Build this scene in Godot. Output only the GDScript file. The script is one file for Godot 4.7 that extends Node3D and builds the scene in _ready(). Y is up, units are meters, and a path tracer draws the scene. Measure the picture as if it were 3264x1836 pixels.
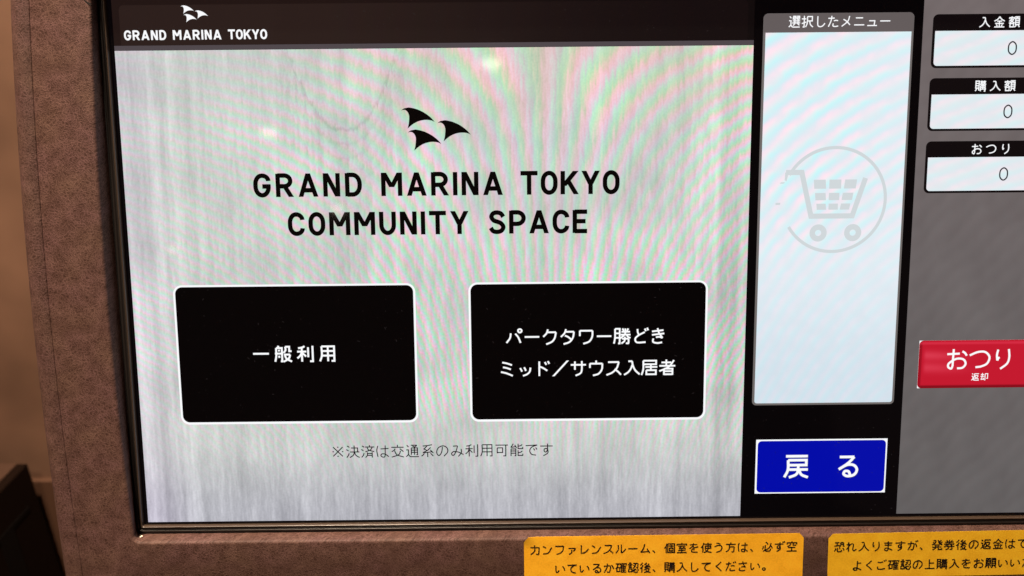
extends Node3D
# A ticket machine's touch screen seen close up. The face of the machine leans back by 16 degrees; on it x runs right and y up, in millimetres, z out of the glass.

const TILT := 16.0
const MM := 0.001
var face: Transform3D          # the leaning face of the machine in the world
var machine: Node3D
var glyphs := {}
var widths := {}
var M := {}
var strokes_drawn := 0

func _ready():
	face = Transform3D(Basis(Vector3.RIGHT, deg_to_rad(-TILT)), Vector3(0, 1.15, 0))
	# --- camera
	var cam := Camera3D.new()
	cam.name = "camera"
	var lens := CameraAttributesPhysical.new()
	lens.frustum_focal_length = 31.37
	lens.frustum_focus_distance = 0.357
	lens.frustum_near = 0.02
	lens.frustum_far = 60.0
	lens.exposure_aperture = 11.0
	add_child(cam)
	cam.attributes = lens
	cam.fov = 41.87
	cam.near = 0.02
	cam.far = 60.0
	cam.transform = face * Transform3D(Basis.from_euler(Vector3(-0.12200, -0.00239, -0.00954), EULER_ORDER_YXZ), Vector3(0, 0, 0.355))
	cam.current = true
	# --- surroundings
	var we := WorldEnvironment.new()
	we.name = "environment"
	var e := Environment.new()
	e.background_mode = Environment.BG_COLOR
	e.background_color = Color(0.03, 0.02, 0.016).linear_to_srgb()
	e.tonemap_mode = Environment.TONE_MAPPER_LINEAR
	e.tonemap_exposure = 1.0
	e.sdfgi_enabled = true
	e.ssao_enabled = true
	e.ssil_enabled = true
	we.environment = e
	add_child(we)
	# --- lamps
	downlight(Vector3(-0.34, 2.45, 0.10), 5.0, 6.0, "round ceiling downlight straight above the ticket machine")
	downlight(Vector3(-0.26, 2.45, 1.02), 1.55, 6.0, "unseen round ceiling lamp added as fill behind whoever stands at the ticket machine")  # added fill lamp for the front sheet, the wall and the cabinet
	downlight(Vector3(-0.07, 2.45, 2.56), 0.008, 5.5, "round ceiling downlight mirrored near the top middle of the touch screen")
	downlight(Vector3(-1.22, 2.45, 3.31), 0.008, 5.5, "round ceiling downlight mirrored left of the bird emblem on the screen")
	downlight(Vector3(-1.20, 2.45, 4.77), 0.01, 2.6, "small far ceiling downlight mirrored between the two title lines")
	downlight(Vector3(-2.95, 2.45, 6.09), 0.01, 2.0, "farthest ceiling downlight mirrored low at the screen's left edge")
	define_glyphs()
	make_materials()
	setting()
	build_machine()
	build_screen()
	stickers()
	small_things()

# ------------------------------------------------------------------ helpers
func put(called: String, mesh: Mesh, mat: Material, parent: Node3D, at := Transform3D()) -> MeshInstance3D:
	var o := MeshInstance3D.new()
	o.name = called
	o.mesh = mesh
	o.material_override = mat
	o.transform = at
	parent.add_child(o, true)
	return o

func tag(o: Node, label: String, category := "", group := "", kind := ""):
	if label: o.set_meta("label", label)
	if category: o.set_meta("category", category)
	if group: o.set_meta("group", group)
	if kind: o.set_meta("kind", kind)

func begin() -> SurfaceTool:
	var st := SurfaceTool.new()
	st.begin(Mesh.PRIMITIVE_TRIANGLES)
	st.set_smooth_group(-1)
	return st

func tri(st: SurfaceTool, a: Vector3, b: Vector3, c: Vector3):
	st.add_vertex(a * MM); st.add_vertex(b * MM); st.add_vertex(c * MM)

func quad(st: SurfaceTool, a: Vector3, b: Vector3, c: Vector3, d: Vector3):
	tri(st, a, b, c); tri(st, a, c, d)

func outward(st: SurfaceTool, centre: Vector3, p: Array):
	# a convex polygon, wound so that its front looks away from the centre
	var n: Vector3 = (p[2] - p[0]).cross(p[1] - p[0])
	if n.dot(p[0] - centre) < 0: p.reverse()
	for i in range(1, p.size() - 1): tri(st, p[0], p[i], p[i + 1])

func box(st: SurfaceTool, lo: Vector3, hi: Vector3, ch := 0.0):
	# a box with chamfered edges, in millimetres
	var c := (lo + hi) / 2
	var h := (hi - lo) / 2
	for k in 3:
		var u := (k + 1) % 3
		var v := (k + 2) % 3
		for s in [-1.0, 1.0]:
			var face_points := []
			for q in [[-1, -1], [1, -1], [1, 1], [-1, 1]]:
				var p := c
				p[k] += s * h[k]
				p[u] += q[0] * (h[u] - ch)
				p[v] += q[1] * (h[v] - ch)
				face_points.append(p)
			outward(st, c, face_points)
			if ch > 0.0:
				for s2 in [-1.0, 1.0]:
					var strip := []
					for e in [-1.0, 1.0]:
						var a := c
						a[k] += e * (h[k] - ch); a[u] += s * h[u]; a[v] += s2 * (h[v] - ch)
						var b := c
						b[k] += e * (h[k] - ch); b[u] += s * (h[u] - ch); b[v] += s2 * h[v]
						strip.append_array([a, b] if e < 0 else [b, a])
					outward(st, c, strip)
	if ch > 0.0:
		for sx in [-1.0, 1.0]:
			for sy in [-1.0, 1.0]:
				for sz in [-1.0, 1.0]:
					var p := c + Vector3(sx, sy, sz) * (h - Vector3.ONE * ch)
					outward(st, c, [p + Vector3(sx * ch, 0, 0), p + Vector3(0, sy * ch, 0), p + Vector3(0, 0, sz * ch)])

func shape(points: PackedVector2Array, z: float, rect := Rect2()) -> ArrayMesh:
	# a flat sheet facing out of the screen; UVs run over rect
	var st := begin()
	var ix := Geometry2D.triangulate_polygon(points)
	for n in ix.size():
		var i := turned(points, ix, n)
		st.set_normal(Vector3.BACK)
		if rect.size.x > 0:
			st.set_uv(Vector2((points[i].x - rect.position.x) / rect.size.x, 1.0 - (points[i].y - rect.position.y) / rect.size.y))
		st.add_vertex(Vector3(points[i].x, points[i].y, z) * MM)
	return st.commit()

func turned(points: PackedVector2Array, ix: PackedInt32Array, n: int) -> int:
	# the n-th corner, each triangle running clockwise as seen from the front
	var t := n - n % 3
	var a := points[ix[t]]
	if (points[ix[t + 1]] - a).cross(points[ix[t + 2]] - a) > 0 and n % 3 > 0:
		return ix[t + 3 - n % 3]
	return ix[n]

func rounded(x0: float, y0: float, x1: float, y1: float, rbl := 0.0, rbr := -1.0, rtr := -1.0, rtl := -1.0) -> PackedVector2Array:
	var r := [rbl, rbl if rbr < 0 else rbr, rbl if rtr < 0 else rtr, rbl if rtl < 0 else rtl]
	var corner := [Vector2(x0, y0), Vector2(x1, y0), Vector2(x1, y1), Vector2(x0, y1)]
	var inward := [Vector2(1, 1), Vector2(-1, 1), Vector2(-1, -1), Vector2(1, -1)]
	var out := PackedVector2Array()
	for k in 4:
		var rad: float = r[k]
		if rad <= 0.0:
			out.append(corner[k])
			continue
		var c: Vector2 = corner[k] + inward[k] * rad
		for i in 9:
			out.append(c + Vector2.from_angle(PI + k * PI / 2 + i * PI / 16) * rad)
	return out

func sheet(called: String, parent: Node3D, mat: Material, z: float, x0: float, y0: float, x1: float, y1: float, r := 0.0, at := Transform3D()) -> MeshInstance3D:
	return put(called, shape(rounded(x0, y0, x1, y1, r), z, Rect2(x0, y0, x1 - x0, y1 - y0)), mat, parent, at)

# ------------------------------------------------------------------ lettering: every character is drawn with a few pen strokes on a square of 100 by 100, y down
func g(c: String, strokes: String, w := 100.0):
	glyphs[c] = strokes
	widths[c] = w

func define_glyphs():
	# Latin capitals with straight cut ends ("h": ends cut level; "r": rounded corners)
	g("G", "r26 58,31 58,8 8,8 8,92 58,92 58,48 / 34,54 66,54", 66)
	g("R", "8,0 8,100 / r25 8,8 56,8 56,54 8,54 / h33,52 58,100", 66)
	g("A", "h9,100 38,0 / h67,100 38,0 / 17,72 59,72", 76)
	g("N", "8,0 8,100 / 56,0 56,100 / h10,0 54,100", 64)
	g("D", "8,0 8,100 / r27 8,8 56,8 56,92 8,92", 64)
	g("M", "8,0 8,100 / 72,0 72,100 / h10,0 40,62 / h70,0 40,62", 80)
	g("I", "8,0 8,100", 16)
	g("T", "0,8 66,8 / 33,0 33,100", 66)
	g("O", "R26 32,8 8,8 8,92 56,92 56,8 32,8", 64)
	g("K", "8,0 8,100 / h58,0 11,64 / h29,42 60,100", 68)
	g("Y", "h9,0 35,58 / h61,0 35,58 / 35,52 35,100", 70)
	g("C", "r26 56,32 56,8 8,8 8,92 56,92 56,68", 63)
	g("U", "r26 8,0 8,92 56,92 56,0", 64)
	g("S", "c55,27 46,13 31,8 16,12 9,27 18,42 32,48 46,55 55,71 47,87 31,92 15,88 6,74", 63)
	g("P", "8,0 8,100 / r25 8,8 56,8 56,58 8,58", 63)
	g("E", "8,0 8,100 / 8,8 56,8 / 8,49 50,49 / 8,92 56,92", 58)
	g("0", "c50,3 26,20 20,50 26,80 50,97 74,80 80,50 74,20 50,3")
	# kanji
	g("一", "6,48 94,48")
	g("入", "30,12 53,12 / c52,12 57,38 71,66 96,90 / c53,34 44,58 28,78 6,92")
	g("金", "c50,5 34,26 5,43 / c50,5 66,26 95,43 / 28,43 72,43 / 12,62 88,62 / 50,43 50,90 / 24,70 32,86 / 76,70 67,86 / 6,92 94,92")
	g("額", "28,4 28,14 / 8,26 8,15 50,15 50,26 / c24,20 18,34 5,46 / c20,28 40,28 34,42 18,54 4,62 / c20,38 34,50 52,60 / 14,64 14,92 44,92 44,64 14,64 / 55,8 97,8 / 76,8 73,20 / 61,20 61,72 93,72 93,20 61,20 / 61,37 93,37 / 61,54 93,54 / c68,76 63,86 52,94 / c84,76 90,84 97,94")
	g("購", "8,8 8,68 36,68 36,8 8,8 / 8,28 36,28 / 8,48 36,48 / c14,70 12,82 4,93 / c30,70 34,80 40,90 / 45,12 96,12 / 58,4 58,34 / 82,4 82,34 / 48,23 93,23 / 42,35 98,35 / 50,47 50,95 / 50,47 90,47 90,94 80,94 / 70,35 70,77 / 50,61 90,61 / 42,77 98,77")
	g("却", "26,4 26,44 / 8,22 46,22 / 4,44 50,44 / c25,46 19,64 10,84 / c10,84 26,82 47,78 / c36,62 42,74 48,89 / 60,12 91,12 91,70 77,70 / 60,12 60,96")
	g("返", "c10,8 17,14 23,22 / 6,42 22,42 22,76 / c22,74 14,84 5,92 / c22,76 34,90 58,92 95,92 / 38,12 93,12 / c40,12 40,44 28,78 / 42,34 84,34 / c84,34 76,56 56,70 38,79 / c46,38 58,62 93,79")
	g("般", "c25,4 23,10 20,16 / 11,17 43,17 43,92 35,92 / c11,17 11,60 4,94 / 26,26 28,36 / 26,60 28,72 / 4,48 50,48 / 62,10 84,10 84,35 97,35 / c62,10 63,30 52,44 / 54,54 88,54 / c88,54 82,73 66,86 50,94 / c58,56 68,78 97,94")
	g("利", "c46,8 32,15 10,19 / 30,16 30,95 / 4,38 55,38 / c30,40 21,60 4,76 / c31,44 41,54 53,66 / 65,14 65,70 / 90,6 90,93 74,93")
	g("用", "16,10 86,10 86,92 70,92 / c16,10 17,60 6,94 / 16,36 86,36 / 16,62 86,62 / 51,10 51,94")
	g("勝", "9,8 36,8 36,93 27,93 / c9,8 9,60 3,94 / 9,34 36,34 / 9,60 36,60 / c51,6 55,12 58,20 / c85,6 81,14 77,20 / 46,25 95,25 / 42,42 98,42 / c68,6 66,38 40,64 / c76,42 84,55 98,62 / 50,66 87,66 / c87,66 87,90 82,93 72,92 / c66,54 64,78 46,94")
	g("居", "14,10 88,10 88,31 14,31 / c14,10 14,60 4,94 / 26,47 95,47 / 58,31 58,66 / 32,66 32,95 / 32,66 87,66 87,95 / 32,90 87,90")
	g("者", "16,21 72,21 / 44,4 44,41 / 4,41 96,41 / c88,8 64,42 34,60 4,72 / 31,58 31,95 / 31,58 80,58 80,95 / 31,73 80,73 / 31,91 80,91")
	g("決", "c10,10 19,14 26,20 / c4,36 13,40 20,46 / c24,62 18,78 6,94 / 38,24 84,24 84,53 / 30,53 97,53 / c60,6 60,52 53,76 28,94 / c62,55 72,78 97,94")
	g("済", "c10,10 19,14 26,20 / c4,36 13,40 20,46 / c24,62 18,78 6,94 / 63,4 63,17 / 32,18 97,18 / c82,20 68,40 34,52 / c46,22 58,40 96,52 / c47,56 47,78 34,95 / 81,56 81,95 / 47,65 81,65 / 46,79 81,79")
	g("交", "50,4 50,22 / 6,22 94,22 / c34,32 26,44 9,54 / c66,32 78,42 92,54 / c71,48 58,76 8,94 / c29,48 46,77 94,94")
	g("通", "c10,8 17,14 23,22 / 6,42 22,42 22,76 / c22,74 14,84 5,92 / c22,76 34,90 58,92 95,92 / 40,8 82,8 / c82,8 74,16 64,21 / c50,14 58,17 68,24 / 42,28 42,79 / 42,28 86,28 86,78 77,78 / 42,44 86,44 / 42,60 86,60 / 64,28 64,78")
	g("系", "c84,6 50,12 18,15 / c48,15 36,28 24,37 / c24,37 36,41 50,50 / c74,25 52,46 18,63 / c18,63 48,62 86,57 / c70,44 80,53 92,67 / 52,60 52,96 / c28,68 22,78 8,89 / c72,68 80,76 92,89")
	g("可", "6,14 94,14 / 78,14 78,93 60,93 / 18,34 18,74 / 18,34 56,34 56,68 18,68")
	g("能", "c26,4 20,16 9,30 / c7,31 26,29 46,25 / c36,14 43,24 49,36 / 10,43 10,95 / 10,43 44,43 44,93 35,93 / 10,58 44,58 / 10,74 44,74 / c90,11 78,19 60,24 / 60,5 60,41 93,41 93,29 / c90,58 78,67 60,72 / 60,52 60,91 93,91 93,78")
	g("選", "c10,8 17,14 23,22 / 6,42 22,42 22,76 / c22,74 14,84 5,92 / c22,76 34,91 58,93 95,93 / 38,7 61,7 61,18 40,18 40,29 64,29 / 70,7 92,7 92,18 72,18 72,29 97,29 / 36,44 97,44 / 53,33 53,60 / 80,33 80,60 / 32,60 98,60 / c54,65 48,73 38,80 / c76,65 84,71 92,79")
	g("択", "4,28 40,28 / 24,4 24,93 12,93 / 4,66 41,53 / 50,10 90,10 90,45 50,45 / c50,10 49,62 36,94 / c69,46 76,74 97,94")
	g("戻", "8,9 92,9 / 17,25 87,25 87,45 17,45 / c17,25 17,64 4,94 / 22,63 94,63 / c57,47 52,80 22,95 / c60,65 70,84 95,95")
	g("個", "c28,6 20,30 4,52 / 20,34 20,96 / 34,10 34,96 / 34,10 94,10 94,96 / 34,90 94,90 / 42,30 86,30 / 64,18 64,50 / 49,50 80,50 80,74 49,74 49,50")
	g("室", "50,2 50,15 / 8,29 8,15 92,15 92,29 / 18,32 82,32 / c46,32 36,44 26,53 / c24,54 50,53 76,50 / c64,41 74,50 84,60 / 18,71 82,71 / 50,57 50,92 / 6,92 94,92")
	g("使", "c28,6 20,30 4,52 / 20,34 20,96 / 32,18 98,18 / 41,35 41,58 / 41,35 90,35 90,58 / 41,57 90,57 / c65,4 66,62 54,84 30,96 / c40,63 56,84 98,95")
	g("方", "50,4 50,22 / 6,22 94,22 / 36,45 80,45 / c80,45 78,82 72,92 56,91 / c38,22 36,68 8,94")
	g("必", "c34,6 46,14 54,28 / c82,16 66,58 12,92 / c32,34 30,70 34,88 60,90 74,84 78,66 / c14,42 14,58 6,74 / c78,38 88,50 94,66")
	g("空", "50,2 50,15 / 8,31 8,15 92,15 92,31 / c36,20 34,38 10,51 / 62,19 62,39 89,39 / 18,59 82,59 / 50,59 50,91 / 6,92 94,92")
	g("確", "4,12 42,12 / c22,12 20,36 4,60 / 14,48 14,90 / 14,48 40,48 40,90 / 14,84 40,84 / 46,25 46,12 98,12 98,25 / c63,4 58,26 44,48 / 56,36 56,96 / 76,20 72,34 / 56,35 97,35 / 56,53 94,53 / 56,71 94,71 / 56,90 98,90 / 76,35 76,90")
	g("認", "14,6 34,6 / 4,20 44,20 / 10,34 38,34 / 10,48 38,48 / 10,62 10,92 / 10,62 38,62 38,92 / 10,88 38,88 / 50,10 92,10 / c92,10 92,42 86,50 76,49 / c70,10 68,36 48,55 / 53,26 64,36 / c50,66 50,78 46,89 / c61,60 60,88 66,92 84,92 88,79 / 69,60 78,71 / c90,60 94,68 98,79")
	g("後", "c26,4 18,18 4,29 / c30,28 20,46 4,60 / 20,46 20,96 / c62,4 54,14 42,23 / c42,23 54,23 61,32 / c84,13 64,37 40,47 / c40,47 66,45 90,41 / 80,31 95,51 / c58,50 52,64 38,75 / 54,61 86,61 / c86,61 74,84 40,97 / c52,66 66,88 97,97")
	g("恐", "10,10 50,10 / 30,10 30,38 / 6,42 54,35 / 62,9 87,9 / c62,9 62,36 52,50 / 87,9 87,44 98,44 / 70,20 78,31 / c18,62 16,76 8,89 / c34,57 33,88 40,93 66,93 71,77 / 48,55 58,66 / c80,60 88,70 94,84")
	g("発", "17,8 40,8 / c40,8 30,34 4,50 / c12,24 20,28 26,35 / c58,4 66,28 97,48 / c86,6 76,15 68,20 / c97,22 84,29 76,34 / 26,50 76,50 / 8,69 92,69 / c38,50 38,78 11,94 / 62,50 62,92 93,92 93,81")
	g("券", "26,6 36,20 / 76,6 66,20 / 12,25 88,25 / 4,43 96,43 / c50,4 46,42 4,70 / c60,44 74,60 97,69 / 28,67 75,67 / c75,67 75,90 70,93 56,92 / c46,67 42,84 19,96")
	g("上", "46,6 46,91 / 46,40 88,40 / 6,91 94,91")
	g("願", "6,8 53,8 / c10,8 10,62 3,94 / c30,9 28,16 26,22 / 18,22 18,53 49,53 49,22 18,22 / 18,37 49,37 / 33,53 33,93 26,93 / c22,62 18,73 12,83 / c42,62 48,72 54,83 / 57,8 98,8 / 78,8 75,20 / 63,20 63,72 94,72 94,20 63,20 / 63,37 94,37 / 63,54 94,54 / c70,76 65,86 54,95 / c85,76 92,84 98,95")
	# kana
	g("パ", "c32,28 27,56 7,84 / c58,30 75,52 88,84 / c84,4 75,8 74,15 79,22 87,23 94,17 93,8 84,4")
	g("ー", "8,50 92,50")
	g("ク", "c38,7 30,30 11,50 / 34,24 84,24 / c84,24 77,58 60,80 28,94")
	g("タ", "c38,7 30,30 9,52 / 34,22 84,22 / c84,22 78,56 58,82 24,94 / c32,44 50,52 67,66")
	g("ワ", "14,16 14,48 / 14,17 87,17 / c87,17 85,52 68,80 34,93")
	g("ど", "c34,10 36,28 42,44 / c76,28 42,46 22,66 32,88 82,87 / 76,8 83,23 / 89,3 96,18")
	g("き", "14,25 80,18 / 14,45 85,37 / c46,6 54,32 75,63 / c75,63 56,57 37,59 / c22,66 21,86 46,93 73,89")
	g("ミ", "c22,12 50,18 78,28 / c26,40 48,45 71,53 / c14,68 46,76 82,91")
	g("ッ", "c22,46 28,56 33,67 / c45,42 51,52 55,63 / c82,44 77,68 60,84 38,92")
	g("ド", "30,8 30,94 / c30,38 52,47 76,63 / 62,12 71,28 / 79,7 88,22")
	g("／", "h92,4 8,96")
	g("サ", "6,30 94,30 / 30,10 30,59 / c70,8 70,58 62,80 34,94")
	g("ウ", "50,6 50,23 / 14,23 14,49 / 14,24 86,24 / c86,24 83,58 64,84 32,94")
	g("ス", "16,16 79,16 / c78,16 66,52 40,78 7,92 / c54,57 73,72 91,91")
	g("※", "16,16 84,84 / 84,16 16,84 / 45,17 55,17 / 45,83 55,83 / 12,50 22,50 / 78,50 88,50")
	g("は", "c17,10 9,44 16,91 / 36,33 92,30 / c69,8 68,50 68,76 / c68,76 62,92 46,91 37,80 46,69 68,72 93,90")
	g("の", "c52,22 46,60 30,84 16,78 11,56 24,28 56,15 84,30 88,60 62,91")
	g("み", "22,18 53,16 / c53,16 46,46 30,80 16,84 11,70 26,58 60,62 95,80 / c79,38 79,66 58,94")
	g("で", "8,20 90,16 / c90,16 50,32 37,60 52,84 82,90 / 64,40 72,55 / 79,34 88,49")
	g("す", "6,24 94,24 / c58,6 58,40 58,64 / c58,52 46,68 34,60 36,45 50,42 60,54 58,76 28,95")
	g("メ", "c76,8 62,50 13,91 / c26,34 52,50 82,80")
	g("ニ", "20,24 80,24 / 8,80 92,80")
	g("ュ", "24,48 71,48 66,86 / 10,86 90,86")
	g("し", "c28,8 28,50 31,82 50,92 72,84 88,64")
	g("た", "8,26 60,24 / c37,6 30,48 10,93 / c54,46 70,42 89,45 / c50,66 48,86 68,91 92,87")
	g("お", "8,28 62,26 / c35,6 34,50 34,80 / c34,80 28,92 15,84 18,68 48,49 78,51 90,70 78,88 54,91 / c73,16 84,23 93,35")
	g("つ", "c6,34 40,20 72,20 92,42 84,70 60,83 34,87")
	g("り", "c28,10 24,34 27,58 / c27,58 31,48 36,44 / c74,8 78,44 70,72 42,95")
	g("る", "20,14 76,14 / c76,14 52,40 18,64 / c18,64 50,46 76,48 88,66 78,86 54,92 38,84 42,72 56,73 64,91")
	g("カ", "10,28 86,28 / c86,28 84,74 77,92 58,88 / c46,6 46,58 11,94")
	g("ン", "c12,18 26,24 39,35 / c13,88 58,78 89,28")
	g("フ", "12,18 86,18 / c86,18 80,56 60,80 23,94")
	g("ァ", "22,40 84,40 / c84,40 75,56 62,66 / c50,54 48,80 25,95")
	g("レ", "26,10 26,88 / c26,88 62,76 91,46")
	g("ル", "c28,14 29,56 7,91 / 56,10 56,88 / c56,88 78,74 95,50")
	g("ム", "c46,8 34,52 15,81 / c9,81 50,80 85,74 / c66,50 80,72 91,93")
	g("、", "c8,70 20,80 28,93")
	g("。", "c22,68 12,73 10,80 15,89 25,91 33,84 31,73 22,68")
	g("を", "12,22 78,20 / c46,6 38,34 9,60 / c9,60 34,40 48,44 50,74 / c88,40 50,52 30,70 36,88 83,91")
	g("う", "c30,10 50,12 68,20 / c14,43 50,30 74,36 81,58 66,82 30,95")
	g("ず", "6,26 84,26 / c54,8 54,40 54,64 / c54,52 42,68 30,60 32,45 46,42 56,54 54,76 24,95 / 76,3 83,17 / 89,-1 96,13")
	g("い", "c14,22 14,60 22,84 36,76 41,64 / c73,28 86,46 91,68")
	g("て", "8,20 90,16 / c90,16 50,32 37,60 52,84 82,90")
	g("か", "c6,33 40,30 60,30 66,46 58,84 44,89 35,82 / c38,8 32,52 9,91 / c74,22 86,38 93,60")
	g("く", "c73,7 50,30 26,48 / c26,48 50,66 77,93")
	g("だ", "8,28 56,26 / c35,8 28,46 9,93 / c52,48 66,44 86,47 / c47,68 46,87 66,91 90,87 / 72,8 79,23 / 87,3 94,18")
	g("さ", "12,28 87,20 / c48,6 56,32 73,61 / c73,61 54,55 36,59 / c24,64 21,86 44,93 71,89")
	g("れ", "24,6 24,95 / 6,30 36,27 / c36,27 24,52 5,76 / c20,56 46,26 64,26 66,46 62,76 74,88 95,73")
	g("ま", "14,22 86,22 / 18,43 82,43 / c51,6 51,50 51,76 / c51,76 44,93 24,90 20,78 36,69 60,76 88,90")
	g("が", "c6,34 40,31 57,31 62,46 54,84 42,89 33,82 / c36,10 30,52 9,91 / c70,30 81,44 87,63 / 76,6 83,20 / 89,2 96,16")
	g("よ", "56,27 89,27 / c55,6 54,50 54,74 / c54,74 46,92 28,91 20,80 34,70 60,76 90,91")
	g("ご", "c18,22 42,26 66,20 / c20,62 22,84 50,89 86,83 / 74,4 81,18 / 88,-1 95,13")

func ribbon(st: SurfaceTool, p: PackedVector2Array, w: float, z: float, smooth: bool, level := false):
	var n := p.size()
	if level:
		var half := w * 0.5 * (p[1] - p[0]).length() / maxf(absf(p[1].y - p[0].y), 0.001)
		half = minf(half, w * 1.25)
		var o := Vector2(half, 0)
		flat(st, p[0] - o, p[0] + o, p[1] + o, p[1] - o, z)
		return
	if not smooth:
		for i in n - 1:
			var d := (p[i + 1] - p[i]).normalized()
			var a := p[i] - d * (w / 2 if i > 0 else 0.0)
			var b := p[i + 1] + d * (w / 2 if i < n - 2 else 0.0)
			if p[0] == p[n - 1]:
				a = p[i] - d * w / 2
				b = p[i + 1] + d * w / 2
			var o := d.orthogonal() * w / 2
			flat(st, a - o, a + o, b + o, b - o, z)
		return
	var l := PackedVector2Array()
	var r := PackedVector2Array()
	var closed := p[0].distance_to(p[n - 1]) < 0.0001
	for i in n:
		var before := p[i] - p[i - 1] if i > 0 else (p[0] - p[n - 2] if closed else p[1] - p[0])
		var after := p[i + 1] - p[i] if i < n - 1 else (p[1] - p[0] if closed else before)
		var t := (before.normalized() + after.normalized()).normalized()
		var o := t.orthogonal() * w / 2 / maxf(0.6, absf(t.dot(after.normalized())))
		l.append(p[i] - o)
		r.append(p[i] + o)
	for i in n - 1:
		flat(st, l[i], r[i], r[i + 1], l[i + 1], z)

func flat(st: SurfaceTool, a: Vector2, b: Vector2, c: Vector2, d: Vector2, z: float):
	var front := (b - a).cross(c - a) + (c - a).cross(d - a) < 0
	for q: Vector2 in ([a, b, c, a, c, d] if front else [a, c, b, a, d, c]):
		st.set_normal(Vector3.BACK)
		st.add_vertex(Vector3(q.x, q.y, z) * MM)

func curve(p: PackedVector2Array) -> PackedVector2Array:
	var closed := p[0] == p[p.size() - 1]
	var out := PackedVector2Array()
	var n := p.size()
	for i in n - 1:
		var a := p[i - 1] if i > 0 else (p[n - 2] if closed else p[0] * 2 - p[1])
		var d := p[i + 2] if i < n - 2 else (p[1] if closed else p[n - 1] * 2 - p[n - 2])
		for k in 7:
			out.append(p[i].cubic_interpolate(p[i + 1], a, d, k / 7.0))
	out.append(p[n - 1])
	return out

func fillet(p: PackedVector2Array, radius: float, closed: bool) -> PackedVector2Array:
	var out := PackedVector2Array([p[0]])
	for i in range(1, p.size() - 1):
		var a := p[i - 1] - p[i]
		var b := p[i + 1] - p[i]
		var r := minf(radius, minf(a.length() * (1.0 if i == 1 else 0.5), b.length() * (1.0 if i == p.size() - 2 else 0.5)))
		# round letters are taller than wide: their corners run further along the uprights
		var ra := r if absf(a.x) > absf(a.y) else minf(r * 1.45, a.length() * (1.0 if i == 1 else 0.5))
		var rb := r if absf(b.x) > absf(b.y) else minf(r * 1.45, b.length() * (1.0 if i == p.size() - 2 else 0.5))
		var pa := p[i] + a.normalized() * ra
		var pb := p[i] + b.normalized() * rb
		var c := pa + pb - p[i]
		for k in 9:
			var s := k / 8.0 * PI / 2
			out.append(c + (pa - c) * cos(s) + (pb - c) * sin(s))
	out.append(p[p.size() - 1])
	return out

func letter(st: SurfaceTool, c: String, at: Vector2, size: Vector2, w: float, z: float):
	# the square of the character has its upper left corner at «at»; size is that of 100 units
	if not glyphs.has(c):
		return
	for raw: String in glyphs[c].split("/"):
		var s := raw.strip_edges()
		var kind := ""
		var radius := 0.0
		if s[0] in ["c", "h", "r", "R"]:
			kind = s[0]
			s = s.substr(1)
			if kind.to_lower() == "r":
				radius = s.get_slice(" ", 0).to_float()
				s = s.substr(s.find(" ") + 1)
		var p := PackedVector2Array()
		for pair in s.split(" ", false):
			p.append(Vector2(pair.get_slice(",", 0).to_float(), pair.get_slice(",", 1).to_float()))
		if kind == "c": p = curve(p)
		if radius > 0: p = fillet(p, radius, kind == "R")
		for i in p.size():
			p[i] = at + Vector2(p[i].x * size.x, -p[i].y * size.y) / 100.0
		var q := PackedVector2Array()
		for v in p:
			if q.is_empty() or v.distance_to(q[q.size() - 1]) > 0.002: q.append(v)
		if q.size() > 1 and p[0] == p[p.size() - 1]: q[q.size() - 1] = p[0]
		p = q
		strokes_drawn += 1
		ribbon(st, p, w, z + 0.006 * (strokes_drawn % 9), kind in ["c", "r", "R"], kind == "h")

func writing(text: String, x: float, top: float, pitch: float, size: Vector2, w: float, z: float) -> ArrayMesh:
	# characters of one width, the first one's square beginning at x
	var st := begin()
	for i in text.length():
		letter(st, text[i], Vector2(x + i * pitch, top), size, w, z)
	return st.commit()

func capitals(words: Array, spans: Array, top: float, height: float, w: float, z: float, wide := 1.12) -> ArrayMesh:
	# each word is spaced out to fill its span
	var st := begin()
	for k in words.size():
		var word: String = words[k]
		var k_wide := wide * height / 100.0
		var total := 0.0
		for c in word: total += (widths[c] if c != "I" else 15.0) * k_wide
		var gap: float = (spans[k][1] - spans[k][0] - total) / (word.length() - 1)
		var x: float = spans[k][0]
		for c in word:
			letter(st, c, Vector2(x, top), Vector2(k_wide * 100.0, height), w, z)
			x += (widths[c] if c != "I" else 15.0) * k_wide + gap
	return st.commit()

func emblem(x: float, y: float, s: float, z: float) -> ArrayMesh:
	# three wings; (x, y) is the upper left corner, s the width
	var st := begin()
	var wing := PackedVector2Array()
	for part in ["0,60 50,22 120,5 180,0 330,35 480,105 610,200 708,305", "708,305 630,272 530,260 430,270 330,300 230,355 125,438", "125,438 150,350 162,260 165,180 145,110 100,60 55,47 0,60"]:
		var p := PackedVector2Array()
		for pair in part.split(" "):
			p.append(Vector2(pair.get_slice(",", 0).to_float(), pair.get_slice(",", 1).to_float()))
		var q := curve(p)
		q.resize(q.size() - 1)
		wing.append_array(q)
	for o: Vector2 in [Vector2(0, 0), Vector2(760, 272), Vector2(130, 460)]:
		var ix := Geometry2D.triangulate_polygon(wing)
		for n in ix.size():
			var v := (wing[turned(wing, ix, n - n % 3 + [0, 2, 1][n % 3])] + o) * s / 1468.0
			st.set_normal(Vector3.BACK)
			st.add_vertex(Vector3(x + v.x, y - v.y, z) * MM)
	return st.commit()

# ------------------------------------------------------------------ materials
func lit(c: Color, rough := 0.05) -> StandardMaterial3D:
	# a patch of the glossy display that shows the colour c
	var m := StandardMaterial3D.new()
	m.albedo_color = Color(0.02, 0.02, 0.02)
	m.roughness = rough
	m.emission_enabled = true
	m.emission = c
	return m

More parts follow.
